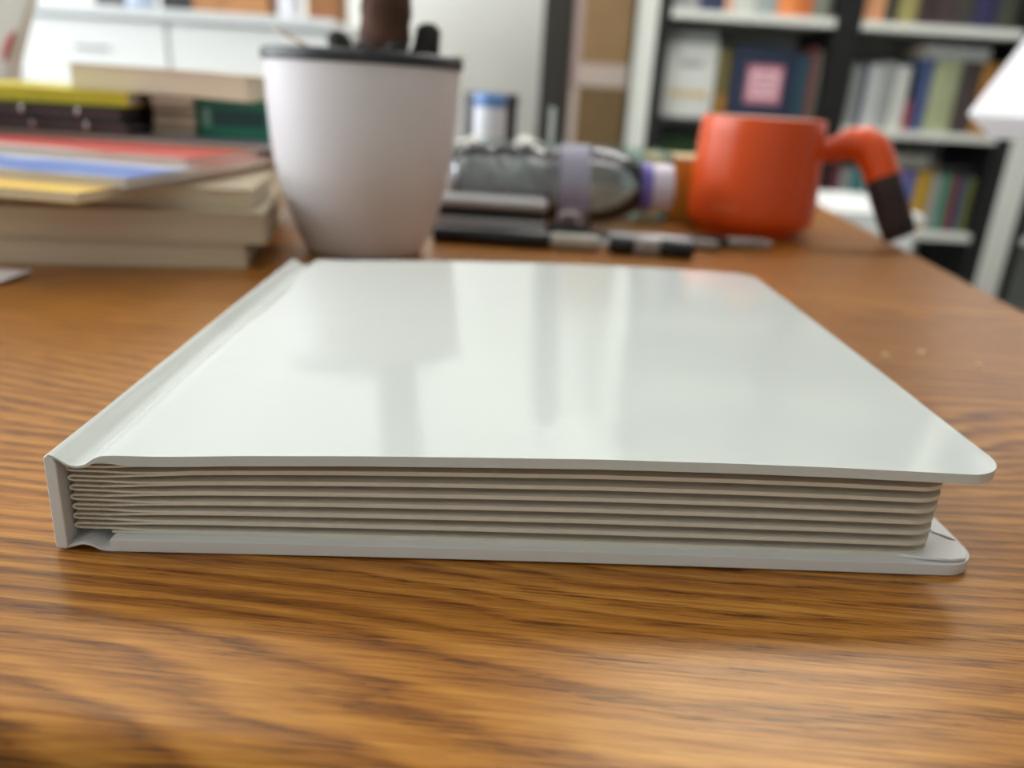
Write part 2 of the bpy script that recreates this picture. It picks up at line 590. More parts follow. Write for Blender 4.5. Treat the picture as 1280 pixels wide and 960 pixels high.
# turned-in wrap paper on the back cover
M_CREASE = cover_mat('turned_in_paper', (228, 226, 222), 0.3, 0.2)
def flap(name, poly, z, th):
    n = len(poly)
    V = [sh(x, y, zz) for (x, y, zz) in poly] + [sh(x, y, zz + th) for (x, y, zz) in poly]
    Fc = [tuple(range(n)), tuple(range(n, 2 * n))] + [(i, (i + 1) % n, n + (i + 1) % n, n + i) for i in range(n)]
    return mesh_obj(name, V, Fc, M_CREASE, book, bevel=.00015, seg=2)
flap('corner_fold', [(.1930, .0032, .0031), (.1990, .0016, .0034), (.2060, .0009, .0034), (.2098, .0018, .0033), (.2120, .0050, .0032), (.2126, .0100, .0031), (.2070, .0105, .0030), (.2010, .0080, .0030)], .003, .0007)
flap('corner_fold', [(.2085, .0150, .0030), (.2126, .0108, .0032), (.2126, .0200, .0032), (.2085, .0240, .0030)], .003, .0004)
# page boards: seven folded spreads glued back to back, and an endpaper at each side
NP = 7
PF, PB = 0.0030, D - 0.003            # front and back edge of the block
PXR = 0.2040
PR = 0.0085
TS = 0.00050                          # thickness of one sheet
def leaf_z(k, x):
    """middle height of glued leaf k (0 = bottom .. 7 = top) away from the fold"""
    zb = bot_z(x, .01) + 0.0006
    zt = top_z(max(x, .012), .003) - .0025 - 0.0005
    if x < .03:
        zt = min(zt, .0198 + (.0212 - .0198) * max(0, (x - .004)) / .026)
        zt = min(zt, top_z(.03, .003) - .003)
    return zb + (zt - zb) * k / NP
def front_in(x):
    if x > PXR - PR:
        q = x - (PXR - PR)
        return PR - math.sqrt(max(0, PR * PR - q * q))
    return 0.0
def sheet(name, path):
    """path: list of (x, z); a sheet of thickness TS extruded in depth with rounded fore-edge corners"""
    pts = [Vector(p) for p in path]
    n = len(pts)
    A, B = [], []
    for i, p in enumerate(pts):
        t = (pts[min(i + 1, n - 1)] - pts[max(i - 1, 0)]).normalized()
        nr = Vector((-t.y, t.x))
        A.append(p + nr * TS / 2)
        B.append(p - nr * TS / 2)
    V, Fc = [], []
    for grp in (A, B):
        for p, q in zip(grp, pts):
            d = front_in(q.x)
            V.append(sh(p.x, PF + d, p.y))
            V.append(sh(p.x, PB - d, p.y))
    o = 2 * n
    for i in range(n - 1):
        a = 2 * i
        Fc.append((a, a + 1, a + 3, a + 2))
        Fc.append((o + a, o + a + 2, o + a + 3, o + a + 1))
        Fc.append((a, a + 2, o + a + 2, o + a))
        Fc.append((a + 1, o + a + 1, o + a + 3, a + 3))
    Fc.append((0, o, o + 1, 1))
    a = 2 * (n - 1)
    Fc.append((a, a + 1, o + a + 1, o + a))
    ob = mesh_obj(name, V, Fc, M_SPREAD, book, smooth=True)
    es = ob.modifiers.new('es', 'EDGE_SPLIT')
    es.split_angle = math.radians(40)
    return ob
xs_leaf = [.0150, .0190, .024, .030, .038, .050, .065, .09, .12, .15, .175, PXR - PR] + [PXR - PR + PR * math.sin(i / 8 * PI / 2 * .995) for i in range(1, 9)]
GLUE0 = .0235                          # glued leaves part here, towards the fold
for k in range(NP):
    # spread k folds between leaf k (below) and leaf k+1 (above)
    fx = .0030 + .0004 * random.random() - .0006 * (k / NP) * 0
    zc = (leaf_z(k, .012) + leaf_z(k + 1, .012)) / 2
    fr = .00052                         # fold radius (half the opening at the fold)
    lo, hi = [], []
    for x in xs_leaf:
        e = min(1.0, max(0.0, (x - .006) / (GLUE0 - .006)))
        e = e * e * (3 - 2 * e)
        zl, zh = leaf_z(k, x) + TS / 2 * 1.02, leaf_z(k + 1, x) - TS / 2 * 1.02
        lo.append((x, (zc - fr) * (1 - e) + zl * e))
        hi.append((x, (zc + fr) * (1 - e) + zh * e))
    fold = [(.0105, zc + fr), (.0070, zc + fr * 1.06)]
    for i in range(9):
        a = PI / 2 + PI * i / 8
        fold.append((fx + .0012 + .0012 * math.cos(a), zc + fr * 1.05 * math.sin(a)))
    fold += [(.0070, zc - fr * 1.06), (.0105, zc - fr)]
    sheet('page_spread', list(reversed(hi)) + fold + lo)
for k, s in ((0, -1), (NP, 1)):
    p = []
    for x in ([.0110] if k == 0 else [.0050, .0080, .0110]) + xs_leaf:
        p.append((x, leaf_z(k, x) + s * TS / 2 * 1.02 + (0.0002 if s > 0 and x < .012 else 0)))
    sheet('endpaper', p)

# ------------------------------------------------------------------ plant pot
pot = thing('potted_plant', 'tapered white plastic flower pot with black rim and thick brown stem', 'plant pot', (-.0858, .5060, 0))
M_POT = mat('pot_plastic', (224, 221, 224), 0.42, noise=0.01)
M_RIM = mat('pot_rim_black', (40, 41, 46), 0.4, noise=0.05)
K = .955
def zk(z):
    return .102 + (z - .102) * K if z > .02 else z
prof = [(.0340, 0), (.0375, .0008), (.0398, .004), (.0428, .010), (.0465, .019), (.0505, .029), (.0538, .040), (.0562, .052), (.0580, .066), (.0593, .085), (.0604, .1115)]
prof = [(r * K, zk(z)) for r, z in prof]
inner = [(r - .003, z) for r, z in reversed(prof[2:])] + [(.010, .006)]
lathe('pot_body', prof + inner, M_POT, pot, 72)
lathe('pot_rim', [(r * K, zk(z)) for r, z in [(.0600, .1110), (.0618, .1114), (.0622, .1140), (.0618, .1172), (.0600, .1184), (.0580, .1180), (.0572, .1110)]], M_RIM, pot, 72, closed=True)
M_SOIL = mat('soil', (44, 32, 24), 0.95, noise=0.5, nscale=180, bump=1.0, bscale=300)
lathe('soil', [(.0535, .1075), (.051, .1090), (.030, .1120), (.006, .1130)], M_SOIL, pot, 48)
M_BARK = mat('bark', (84, 54, 38), 0.85, noise=0.45, nscale=90, bump=1.0, bscale=160)
def rings(h0, h1, n, r0, r1, jit):
    pts, rad = [], []
    for i in range(n + 1):
        t = i / n
        pts.append((.011 + .004 * math.sin(t * 5), .002 * math.cos(t * 7), h0 + (h1 - h0) * t))
        rad.append((r0 + (r1 - r0) * t) * (1 + jit * (1 if i % 2 else -1)))
    return pts, rad
p_, r_ = rings(.108, .40, 44, .0150, .0132, .035)
tube('stem', p_, r_, M_BARK, pot, 20)
M_ROOT = mat('dark_stub', (40, 36, 34), 0.85, noise=0.3, nscale=120)
for a, rr, hh, br in ((2.9, .027, .129, .0075), (.15, .026, .136, .0085), (.6, .030, .127, .007), (5.2, .022, .124, .006), (4.2, .020, .122, .005)):
    c, s = math.cos(a), math.sin(a)
    tube('side_shoot', [(.011 + c * rr * .7, s * rr * .7, .108), (.011 + c * rr, s * rr, .120), (.011 + c * rr * 1.05, s * rr * 1.05, hh - .003), (.011 + c * rr * 1.05, s * rr * 1.05, hh)], [br, br, br * .85, br * .4], M_ROOT, pot, 10)
M_LEAF = mat('leaf_green', (58, 96, 46), 0.4, noise=0.2, nscale=30)
M_DRY = mat('dry_leaf', (176, 152, 124), 0.7, noise=0.2, nscale=60)
def blade(name, base, azim, length, width, lift, droop, m, parent, n=9):
    V, Fc = [], []
    d = Vector((math.cos(azim), math.sin(azim), 0))
    sd = Vector((-d.y, d.x, 0))
    for i in range(n + 1):
        t = i / n
        p = Vector(base) + d * length * t + Vector((0, 0, lift * t - droop * t * t))
        wd = width * math.sin(PI * min(1, .08 + t * .92)) ** .7 * (1 - .3 * t) * .5
        for s, dz in ((-1, .12), (0, 0), (1, .12)):
            V.append(p + sd * wd * s + Vector((0, 0, wd * dz * abs(s) * 3)))
    for i in range(n):
        for k in range(2):
            a = i * 3 + k
            Fc.append((a, a + 1, a + 4, a + 3))
    o = mesh_obj(name, V, Fc, m, parent, smooth=True)
    so = o.modifiers.new('so', 'SOLIDIFY')
    so.thickness = .0006
    return o
blade('dry_leaf', (-.018, -.035, .1135), 2.75, .032, .007, .015, .001, M_DRY, pot)
blade('dry_leaf', (.045, -.02, .114), .6, .02, .006, .008, .004, M_DRY, pot)
for i in range(16):
    blade('leaf', (.011, 0, .385 + .012 * (i % 3)), i * 2.399, .16 + .05 * random.random(), .026, .13 + .05 * random.random(), .11, M_LEAF, pot)

# ------------------------------------------------------------------ orange mug
mug = thing('mug', 'orange ceramic mug with an angled handle ending in dark wood', 'mug', (.2105, .672, 0))
M_MUG = mat('orange_glaze', (222, 80, 16), 0.32, noise=0.02)
M_MUGIN = mat('mug_inside', (236, 226, 214), 0.3, noise=0.01)
prof = [(.034, .0), (.0400, .0), (.0408, .0012), (.0405, .0040), (.0418, .0052), (.0470, .0068), (.0510, .0108), (.0523, .016), (.0524, .022), (.0516, .040), (.0506, .060), (.0495, .080), (.0489, .0912), (.0484, .0928), (.0470, .0930)]
lathe('mug_body', prof + [(.0462, .0920), (.0468, .060), (.0486, .020), (.0440, .0105), (.005, .0095)], M_MUG, mug, 72)
lathe('mug_liner', [(.0468, .0926), (.0460, .0918), (.0464, .060), (.0480, .020), (.0435, .0110), (.004, .0101)], M_MUGIN, mug, 72)
hp = [(.0450, -.004, .0690), (.0540, -.006, .0700), (.0620, -.009, .0735), (.0700, -.012, .0768), (.0785, -.016, .0775), (.0845, -.020, .0730), (.0890, -.024, .0640), (.0935, -.028, .0530)]
tube('handle', hp, [.0100, .0094, .0104, .0128, .0146, .0146, .0138, .0134], M_MUG, mug, 20)
M_DARKWOOD = mat('dark_walnut', (38, 19, 12), 0.75, noise=0.3, nscale=60)
tube('handle_grip', [(.0928, -.0274, .0545), (.0938, -.0282, .0520), (.0995, -.033, .0370), (.1060, -.0385, .0215), (.1105, -.042, .0110), (.1116, -.0428, .0088)], [.0112, .0130, .0132, .0132, .0126, .0104], M_DARKWOOD, mug, 20, label='dark wooden grip')
M_PRINT = mat('faint_print', (232, 150, 112), 0.5)
for i in range(9):           # a faint line of small print low on the left of the body
    a = math.radians(222 + i * 2.6)
    rr = .0526
    V = []
    for da, zz in ((-.016, .0232), (.016, .0232), (.016, .0252), (-.016, .0252)):
        V.append((rr * math.cos(a + da), rr * math.sin(a + da), zz))
    V += [((rr - .001) * (x / rr), (rr - .001) * (y / rr), z) for x, y, z in V]
    if i % 3 != 2:
        mesh_obj('printed_mark', V, [(0, 1, 2, 3), (4, 5, 6, 7), (0, 1, 5, 4), (1, 2, 6, 5), (2, 3, 7, 6), (3, 0, 4, 7)], M_PRINT, mug)

# ------------------------------------------------------------------ bottle and small things behind the book
bot = thing('plastic_bottle', 'clear plastic drink bottle lying on its side with lilac cap', 'bottle', (-.040, .640, .0315), (0, math.radians(88.2), math.radians(-2)))
M_PET = clear_mat('clear_plastic', (0.98, 0.97, 0.99), 1.55, 0.05, 0.03)
M_WRAP = clear_mat('lilac_wrap', (0.70, 0.66, 0.82), 1.45, 0.2, 0.55)
M_CAPW = mat('cap_white', (226, 216, 232), 0.4, noise=0.02)
M_CAPP = mat('cap_purple', (120, 104, 190), 0.4, noise=0.02)
bp_ = [(.012, .003), (.022, .0), (.0285, .004), (.0305, .010), (.0305, .024), (.0290, .028), (.0305, .032), (.0305, .044), (.0290, .048), (.0305, .052), (.0305, .066), (.0282, .071), (.0275, .075), (.0282, .079), (.0305, .084), (.0305, .108), (.0300, .118), (.0282, .128), (.0245, .138), (.0200, .145), (.0170, .149), (.0160, .152)]
lathe('bottle_body', bp_ + [(r - .0006, z) for r, z in reversed(bp_[1:])], M_PET, bot, 48)
lathe('bottle_label', [(.0309, .0855), (.0309, .108), (.0305, .108), (.0305, .0855)], M_WRAP, bot, 48, closed=True)
lathe('neck_ring', [(.0172, .1495), (.0188, .1505), (.0188, .1570), (.0172, .158)], M_CAPP, bot, 40)
lathe('cap', [(.0165, .1575), (.0178, .1580), (.0178, .1720), (.0168, .1738), (.0100, .1742)], M_CAPW, bot, 40)

def pen(label, x0, x1, y0, y1, r, segs, group='pens behind the book'):
    """segs: list of (t0, t1, material, radius factor, part name)"""
    a, b_ = Vector((x0, y0, r)), Vector((x1, y1, r))
    t = thing('pen', label, 'pen', (x0, y0, 0), group=group)
    for t0, t1, m, k, nm in segs:
        p0, p1 = (b_ - a) * t0 + Vector((0, 0, r)), (b_ - a) * t1 + Vector((0, 0, r))
        d = (p1 - p0).normalized() * r * .25
        tube(nm, [p0, p0 + d, p1 - d, p1], [r * k * .8, r * k, r * k, r * k * .8], m, t, 14)
    return t
M_BLK = mat('black_plastic', (20, 22, 27), 0.35, noise=0.05)
M_GREY = mat('grey_plastic', (150, 144, 140), 0.4, noise=0.03)
M_CLEARG = mat('frosted_grip', (188, 184, 170), 0.35, noise=0.05)
M_SILV = mat('brushed_metal', (196, 194, 196), 0.28, metal=0.5, noise=0.04)
pen('black pen with pale translucent grip lying just behind the book', -.046, .078, .549, .543, .0058,
    [(0, .66, M_BLK, 1, 'barrel'), (.66, .93, M_CLEARG, .95, 'grip'), (.93, 1.0, M_SILV, .5, 'tip')])
pen('black marker with a grey middle band, nearest to the mug', .076, .134, .5415, .537, .0062,
    [(0, .30, M_BLK, 1, 'cap'), (.30, .60, M_GREY, .96, 'band'), (.60, 1.0, M_BLK, 1, 'barrel')])
pen('slim black pen lying under the mug base line behind the marker', .120, .205, .585, .590, .0042,
    [(0, .6, M_BLK, 1, 'barrel'), (.6, .94, M_GREY, .9, 'grip'), (.94, 1.0, M_SILV, .5, 'tip')])
pen('silver pen lying flat against the plastic bottle', .066, .16, .578, .570, .0045,
    [(0, .16, M_BLK, .9, 'button'), (.16, .8, M_SILV, 1, 'barrel'), (.8, 1.0, M_GREY, .8, 'tip')])
# black binder clip
clip = thing('binder_clip', 'small black binder clip in front of the bottle', 'clip', (.050, .572, 0))
mesh_obj('clip_body', [(-.016, -.006, 0), (.016, -.006, 0), (.016, .006, 0), (-.016, .006, 0), (-.016, -.001, .014), (.016, -.001, .014), (.016, .001, .014), (-.016, .001, .014)], BOXF, M_BLK, clip, bevel=.0008)
for s in (-1, 1):
    tube('clip_handle', [(-.007, s * .0015, .0135), (-.008, s * .004, .018), (-.004, s * .006, .0215), (.004, s * .006, .0215), (.008, s * .004, .018), (.007, s * .0015, .0135)], [.0007] * 6, M_SILV, clip, 8)
# flat metal pencil tin with dark lid band
tin = thing('pencil_tin', 'flat silver pencil tin with a dark band beside the pot', 'tin', (-.0245, .585, 0), (0, 0, math.radians(-3)))
box('tin_base', -.024, .058, -.010, .016, 0, .0145, M_SILV, tin, bevel=.003, seg=3)
box('tin_lid', -.0245, .0585, -.0105, .0165, .0205, .028, M_SILV, tin, bevel=.003, seg=3)
box('dark_band', -.0235, .0575, -.0095, .0155, .0145, .0205, M_BLK, tin)
# acrylic tray and contents
tray = thing('acrylic_tray', 'clear acrylic tray standing behind the plastic bottle', 'tray', (.045, .735, 0))
M_ACR = clear_mat('acrylic', (0.80, 0.90, 0.88), 1.5, 0.04, 0.10)
boxes('tray_shell', [(-.10, .10, -.045, .045, 0, .003), (-.10, .10, -.045, -.042, .003, .058), (-.10, .10, .042, .045, .003, .058), (-.10, -.097, -.042, .042, .003, .058), (.097, .10, -.042, .042, .003, .058)], M_ACR, tray)
box('divider', -.004, -.001, -.041, .041, .003, .090, M_ACR, tray, label='tall clear divider')
M_TISSUE = mat('tissue_paper', (228, 222, 212), 0.9, noise=0.08, nscale=60)
def lump(name, label, loc, sx, sy, sz, m, cat, seed, grp=None):
    rnd = random.Random(seed)
    bm = bmesh.new()
    bmesh.ops.create_icosphere(bm, subdivisions=4, radius=1)
    ph = [(Vector((rnd.uniform(-1, 1), rnd.uniform(-1, 1), rnd.uniform(-1, 1))).normalized(), rnd.uniform(3, 9), rnd.uniform(0, 6)) for _ in range(9)]
    for v in bm.verts:
        d = v.co.normalized()
        f = 1 + sum(.05 * abs(math.sin(d.dot(a) * k + p)) for a, k, p in ph) - .14
        v.co = Vector((d.x * sx * f, d.y * sy * f, max(-sz * .8, d.z * sz * f)))
    zmin = min(v.co.z for v in bm.verts)
    for v in bm.verts:
        v.co.z -= zmin
    me = bpy.data.meshes.new(name)
    bm.to_mesh(me)
    bm.free()
    me.materials.append(m)
    for p in me.polygons:
        p.use_smooth = True
    o = bpy.data.objects.new(name, me)
    o.location = loc
    COL.objects.link(o)
    return tag(o, label, cat, grp)
lump('crumpled_tissue', 'crumpled off-white tissue in the tray beside the pot', (-.030, .735, .0035), .024, .026, .029, M_TISSUE, 'tissue', 3)
lump('crumpled_tissue', 'small crumpled white tissue lump by the tray divider', (.022, .735, .0035), .018, .020, .031, M_TISSUE, 'tissue', 5)
M_FILM = mat('silver_film', (206, 210, 212), 0.22, metal=0.5, noise=0.05)
box_k = thing('kraft_box', 'ochre cardboard box partly hidden behind the orange mug', 'box', (.172, .755, 0), (0, 0, math.radians(6)))
M_KRAFT = mat('kraft_ochre', (214, 158, 58), 0.7, noise=0.08, nscale=30)
M_KRAFT_L = mat('kraft_lid', (206, 186, 140), 0.7, noise=0.05, nscale=30)
box('box_body', -.034, .05, -.03, .03, 0, .050, M_KRAFT, box_k, bevel=.001)
box('box_lid', -.0345, .0505, -.0305, .0305, .050, .0545, M_KRAFT_L, box_k, bevel=.001)
# white can with a blue top, and a dark canister around it
cup = thing('drink_can', 'white can with a blue top standing between the pot and the tray', 'can', (-.0155, .850, 0))
M_CANW = mat('can_white', (222, 224, 232), 0.4, noise=0.03)
M_CANB = mat('can_blue', (104, 146, 206), 0.4, noise=0.08)
lathe('can_body', [(.012, 0), (.0145, .001), (.016, .004), (.016, .084), (.0150, .086)], M_CANW, cup, 36)
lathe('can_top', [(.0158, .084), (.0164, .085), (.0164, .0955), (.0150, .0975), (.006, .098)], M_CANB, cup, 36)
dk = thing('dark_canister', 'dark grey canister standing behind the blue-topped can', 'canister', (-.0155, .900, 0))
M_DK = mat('dark_canister', (52, 54, 60), 0.5, noise=0.08)
lathe('canister_body', [(.026, 0), (.0285, .002), (.0285, .086)], M_DK, dk, 36)
lathe('canister_lid', [(.0290, .086), (.0295, .088), (.0295, .0965), (.028, .098), (.008, .0985)], M_DK, dk, 36)
# loose paper at the far left
V = []
for j in range(3):
    for i in range(7):
        V.append((-.09 + .03 * i, -.014 + .014 * j, .0006 + .0012 * (i / 6) ** 3))
pp = mesh_obj('paper_slip', V, [(j * 7 + i, j * 7 + i + 1, (j + 1) * 7 + i + 1, (j + 1) * 7 + i) for j in range(2) for i in range(6)], mat('paper_white', (232, 228, 226), 0.8, noise=0.02), loc=(-.328, .390, 0), rot=(0, 0, math.radians(-4)))
so = pp.modifiers.new('so', 'SOLIDIFY')
so.thickness = .0005
tag(pp, 'white slip of paper on the table in front of the book pile', 'paper')

# ------------------------------------------------------------------ pile of books on the left
def flat_book(name, label, cx, cy, z, L, W, T, rot, cover, pages, spine='back', ct=.0006, inset=.001, cat='book', group=None, droop=0.0, ydroop=0.0):
    """a book lying flat; local x = L, local y = W; spine: side that is closed"""
    t = thing(name, label, cat, (cx, cy, z), (0, 0, math.radians(rot)), group=group)
    hx, hy = L / 2, W / 2
    lo = [(-hx, hx, -hy, hy, 0, ct), (-hx, hx, -hy, hy, T - ct, T)]
    sp = {'back': (-hx, hx, hy - ct, hy, ct, T - ct), 'front': (-hx, hx, -hy, -hy + ct, ct, T - ct),
          'left': (-hx, -hx + ct, -hy, hy, ct, T - ct), 'right': (hx - ct, hx, -hy, hy, ct, T - ct)}[spine]
    x0, x1, y0, y1 = -hx + inset, hx - inset, -hy + inset, hy - inset
    if spine == 'back': y1 = hy - ct
    if spine == 'front': y0 = -hy + ct
    if spine == 'left': x0 = -hx + ct
    if spine == 'right': x1 = hx - ct
    def grid_box(nm, b, m):
        nx = 12 if droop else 1
        ny = 14 if ydroop else 1
        def dz(x, y):
            return -droop * max(0, (x + hx) / L) ** 2.2 - ydroop * (max(0, .424 - (cy + math.sin(math.radians(rot)) * x + math.cos(math.radians(rot)) * y)) / .03) ** 1.3
        V, Fc = [], []
        for zz in (b[4], b[5]):
            for i in range(nx + 1):
                x = b[0] + (b[1] - b[0]) * i / nx
                for j in range(ny + 1):
                    y = b[2] + (b[3] - b[2]) * j / ny
                    V.append((x, y, zz + dz(x, y)))
        q = ny + 1
        st = (nx + 1) * q
        for i in range(nx):
            for j in range(ny):
                a = i * q + j
                Fc += [(a, a + 1, a + q + 1, a + q), (st + a, st + a + 1, st + a + q + 1, st + a + q)]
            for j in (0, ny):
                a = i * q + j
                Fc.append((a, a + q, st + a + q, st + a))
        for j in range(ny):
            for i in (0, nx):
                a = i * q + j
                Fc.append((a, a + 1, st + a + 1, st + a))
        return mesh_obj(nm, V, Fc, m, t)
    grid_box('back_cover', lo[0], cover)
    grid_box('front_cover', lo[1], cover)
    grid_box('spine', sp, cover)
    grid_box('page_block', (x0, x1, y0, y1, ct, T - ct), pages)
    return t
P_CREAM = page_mat('pages_cream', (216, 201, 175), 700, 0.07)
P_CREAM2 = page_mat('pages_cream_warm', (208, 192, 166), 800, 0.07)
P_WHITE = page_mat('pages_pale', (204, 194, 172), 500, 0.16)
P_DARK = page_mat('pages_dark', (96, 88, 84), 500, 0.3)
P_GREY = page_mat('pages_greyed', (178, 166, 146), 700, 0.10)
C_CREAM = mat('cover_cream', (196, 180, 152), 0.6, noise=0.03)
C_BROWN = mat('cover_brown', (120, 92, 66), 0.6, noise=0.06)
C_DARK = mat('cover_charcoal', (40, 38, 42), 0.45, noise=0.08)
C_DARK2 = mat('cover_black', (26, 26, 30), 0.4, noise=0.08)
C_YEL = mat('cover_yellow', (206, 190, 36), 0.45, noise=0.10, nscale=25)
C_GREEN = mat('cover_green', (22, 112, 84), 0.45, noise=0.05)
G1 = 'pile of books and magazines on the left'
def mag_mat(name, base, bands):
    """printed magazine cover: coloured blocks across the sheet (flat print)"""
    m = bpy.data.materials.new(name)
    m.use_nodes = True
    nt = m.node_tree
    N, L = nt.nodes.new, nt.links.new
    b = nt.nodes['Principled BSDF']
    b.inputs['Roughness'].default_value = 0.35
    tc = N('ShaderNodeTexCoord')
    n = N('ShaderNodeTexNoise')
    n.inputs['Scale'].default_value = 22
    n.inputs['Detail'].default_value = 3
    L(tc.outputs['Object'], n.inputs['Vector'])
    sp = N('ShaderNodeSeparateXYZ')
    L(tc.outputs['Object'], sp.inputs[0])
    ma = N('ShaderNodeMath')
    ma.operation = 'MULTIPLY_ADD'
    ma.inputs[1].default_value = 0.035
    L(n.outputs['Fac'], ma.inputs[0])
    L(sp.outputs['Y'], ma.inputs[2])
    mr = N('ShaderNodeMapRange')
    mr.inputs['From Min'].default_value = -0.14 + .0175
    mr.inputs['From Max'].default_value = 0.14 + .0175
    L(ma.outputs[0], mr.inputs['Value'])
    r = N('ShaderNodeValToRGB')
    r.color_ramp.interpolation = 'LINEAR'
    e = r.color_ramp.elements
    e[0].position, e[0].color = 0, (*lin(base), 1)
    e[1].position, e[1].color = 1, (*lin(bands[-1][1]), 1)
    for p, c in bands[:-1]:
        q = e.new(p)
        q.color = (*lin(c), 1)
    L(mr.outputs[0], r.inputs['Fac'])
    L(r.outputs['Color'], b.inputs['Base Color'])
    return m
flat_book('thick_book', 'cream thick paperback at the very bottom of the left pile', -.2415, .5232, 0, .17, .205, .0136, 10, C_CREAM, P_CREAM, 'back', group=G1)
flat_book('thick_book', 'cream thick paperback second from the bottom of the left pile', -.2330, .5236, .0137, .176, .205, .0172, 9.5, C_CREAM, P_CREAM2, 'back', group=G1)
flat_book('thick_book', 'cream thick paperback third from the bottom, under the magazines', -.2390, .5330, .0310, .176, .200, .0110, 8, C_CREAM, P_CREAM, 'back', group=G1)
M_MY = mag_mat('print_yellow', (230, 190, 84), [(.10, (236, 196, 80)), (.22, (222, 160, 70)), (.4, (240, 210, 120)), (1, (210, 170, 80))])
M_MB = mag_mat('print_blue', (214, 216, 222), [(.05, (210, 214, 224)), (.10, (84, 120, 196)), (.2, (96, 128, 200)), (.25, (200, 206, 220)), (.34, (206, 96, 92)), (1, (120, 120, 170))])
M_MR = mag_mat('print_red', (226, 206, 196), [(.06, (226, 210, 204)), (.10, (208, 84, 76)), (.3, (200, 92, 80)), (.36, (140, 92, 50)), (.45, (206, 180, 70)), (1, (96, 80, 60))])
flat_book('magazine', 'yellow-covered magazine, lowest of the colourful ones in the left pile', -.2700, .5065, .0421, .20, .25, .0045, -10, M_MY, P_CREAM2, 'left', ct=.0003, inset=.0004, group=G1)
flat_book('magazine', 'blue and white magazine between the yellow and the red one', -.2590, .5330, .0467, .20, .25, .0043, -10, M_MB, P_WHITE, 'left', ct=.0003, inset=.0004, group=G1)
flat_book('magazine', 'red-covered magazine uppermost of the colourful ones in the left pile', -.2550, .6000, .0511, .20, .25, .0038, -10, M_MR, P_WHITE, 'left', ct=.0003, inset=.0004, group=G1)
flat_book('workbook', 'slate grey workbook lying on the red-covered magazine', -.2620, .6480, .0550, .235, .19, .0036, -4, mat('cover_slate', (96, 96, 112), 0.5, noise=0.1), P_WHITE, 'back', group=G1)
n1 = flat_book('ring_notebook', 'black ring notebook lying lowest under the yellow folder', -0.3480, .6400, .0587, .20, .17, .0086, -2, C_DARK2, P_DARK, 'back', ct=.0024, group=G1)
n2 = flat_book('ring_notebook', 'charcoal ring notebook directly under the yellow folder', -0.3590, .6350, .0674, .20, .17, .0080, 2, C_DARK, P_DARK, 'back', ct=.0022, group=G1)
M_CHROME = mat('chrome', (220, 220, 222), 0.2, metal=1.0)
for nb, T in ((n1, .0086), (n2, .0080)):
    for k in range(5):
        x = -.070 + .036 * k
        pts = [(x, -.085 + .0022 + .0052 * math.cos(a), T / 2 + (T / 2 - .0009) * math.sin(a)) for a in [PI * 2 * i / 14 for i in range(15)]]
        tube('binder_ring', pts, [.0010] * 15, M_CHROME, nb, 6)
flat_book('folder', 'yellow folder lying on the ring notebooks of the left pile', -.3400, .6450, .0764, .17, .17, .0092, 1, C_YEL, P_CREAM, 'front', ct=.0012, group=G1)
for i, (lb, pm_) in enumerate((('thin brown paperback, lowest of four beside the green book', P_WHITE), ('thin brown paperback, second up of four beside the green book', P_CREAM),
                             ('thin brown paperback, third up of four beside the green book', P_WHITE), ('thin brown paperback, topmost of four beside the green book', P_CREAM))):
    flat_book('thin_paperback', lb, -.2300 + .0006 * (i % 2), .6450 + .002 * (i % 3), .0587 + .0065 * i, .030, .14, .0063, 0, C_BROWN, pm_, 'back', ct=.0012, group=G1)
gb = flat_book('green_book', 'green spined thick book lying in the left pile beside the pot', -.1830, .6600, .0587, .060, .16, .0262, -2, C_GREEN, P_WHITE, 'front', ct=.0012, group=G1)
box('spine_label', -.018, .018, -.0803, -.0800, .008, .019, mat('label_darkgreen', (14, 62, 60), 0.5), gb, label='darker green title block')
box('spine_mark', -.0245, -.0205, -.0803, -.0800, .007, .020, mat('label_grey', (120, 150, 140), 0.5), gb)
flat_book('top_book', 'thick cream paperback with curved pages lying topmost on the left pile', -.2290, .6340, .0858, .130, .12, .0165, -9, C_CREAM, P_CREAM, 'back', droop=.002, group=G1)

# white paper bag with a red mark, standing behind the pile
bag = thing('paper_bag', 'white paper bag with a red curved mark at the left edge', 'bag', (-.545, .80, 0))
M_BAG = mat('bag_white', (240, 240, 238), 0.7, noise=0.02, nscale=20)
nt_ = M_BAG.node_tree                       # thin paper lets some daylight through
tl = nt_.nodes.new('ShaderNodeBsdfTranslucent')
tl.inputs[0].default_value = (.9, .9, .88, 1)
mxs = nt_.nodes.new('ShaderNodeMixShader')
mxs.inputs[0].default_value = 0.6
out_ = [n for n in nt_.nodes if n.type == 'OUTPUT_MATERIAL'][0]
nt_.links.new(nt_.nodes['Principled BSDF'].outputs[0], mxs.inputs[1])
nt_.links.new(tl.outputs[0], mxs.inputs[2])
nt_.links.new(mxs.outputs[0], out_.inputs[0])
V = [(-.07, -.035, 0), (.045, -.035, 0), (.045, .035, 0), (-.07, .035, 0), (-.085, -.014, .12), (.086, -.009, .10), (.086, .009, .10), (-.085, .014, .12), (-.09, -.003, .26), (.150, -.003, .25), (.150, .003, .25), (-.09, .003, .26)]
Fb = [(0, 3, 2, 1), (0, 1, 5, 4), (1, 2, 6, 5), (2, 3, 7, 6), (3, 0, 4, 7), (4, 5, 9, 8), (5, 6, 10, 9), (6, 7, 11, 10), (7, 4, 8, 11)]
o = mesh_obj('bag_body', V, Fb, M_BAG, bag, bevel=.004, seg=3)
so = o.modifiers.new('so', 'SOLIDIFY')
so.thickness = .0008
arc = []
for i in range(9):
    t = i / 8
    arc.append((.0800 + .012 * t ** 1.5, -.0108 + .0014 * t, .100 + .026 * t))
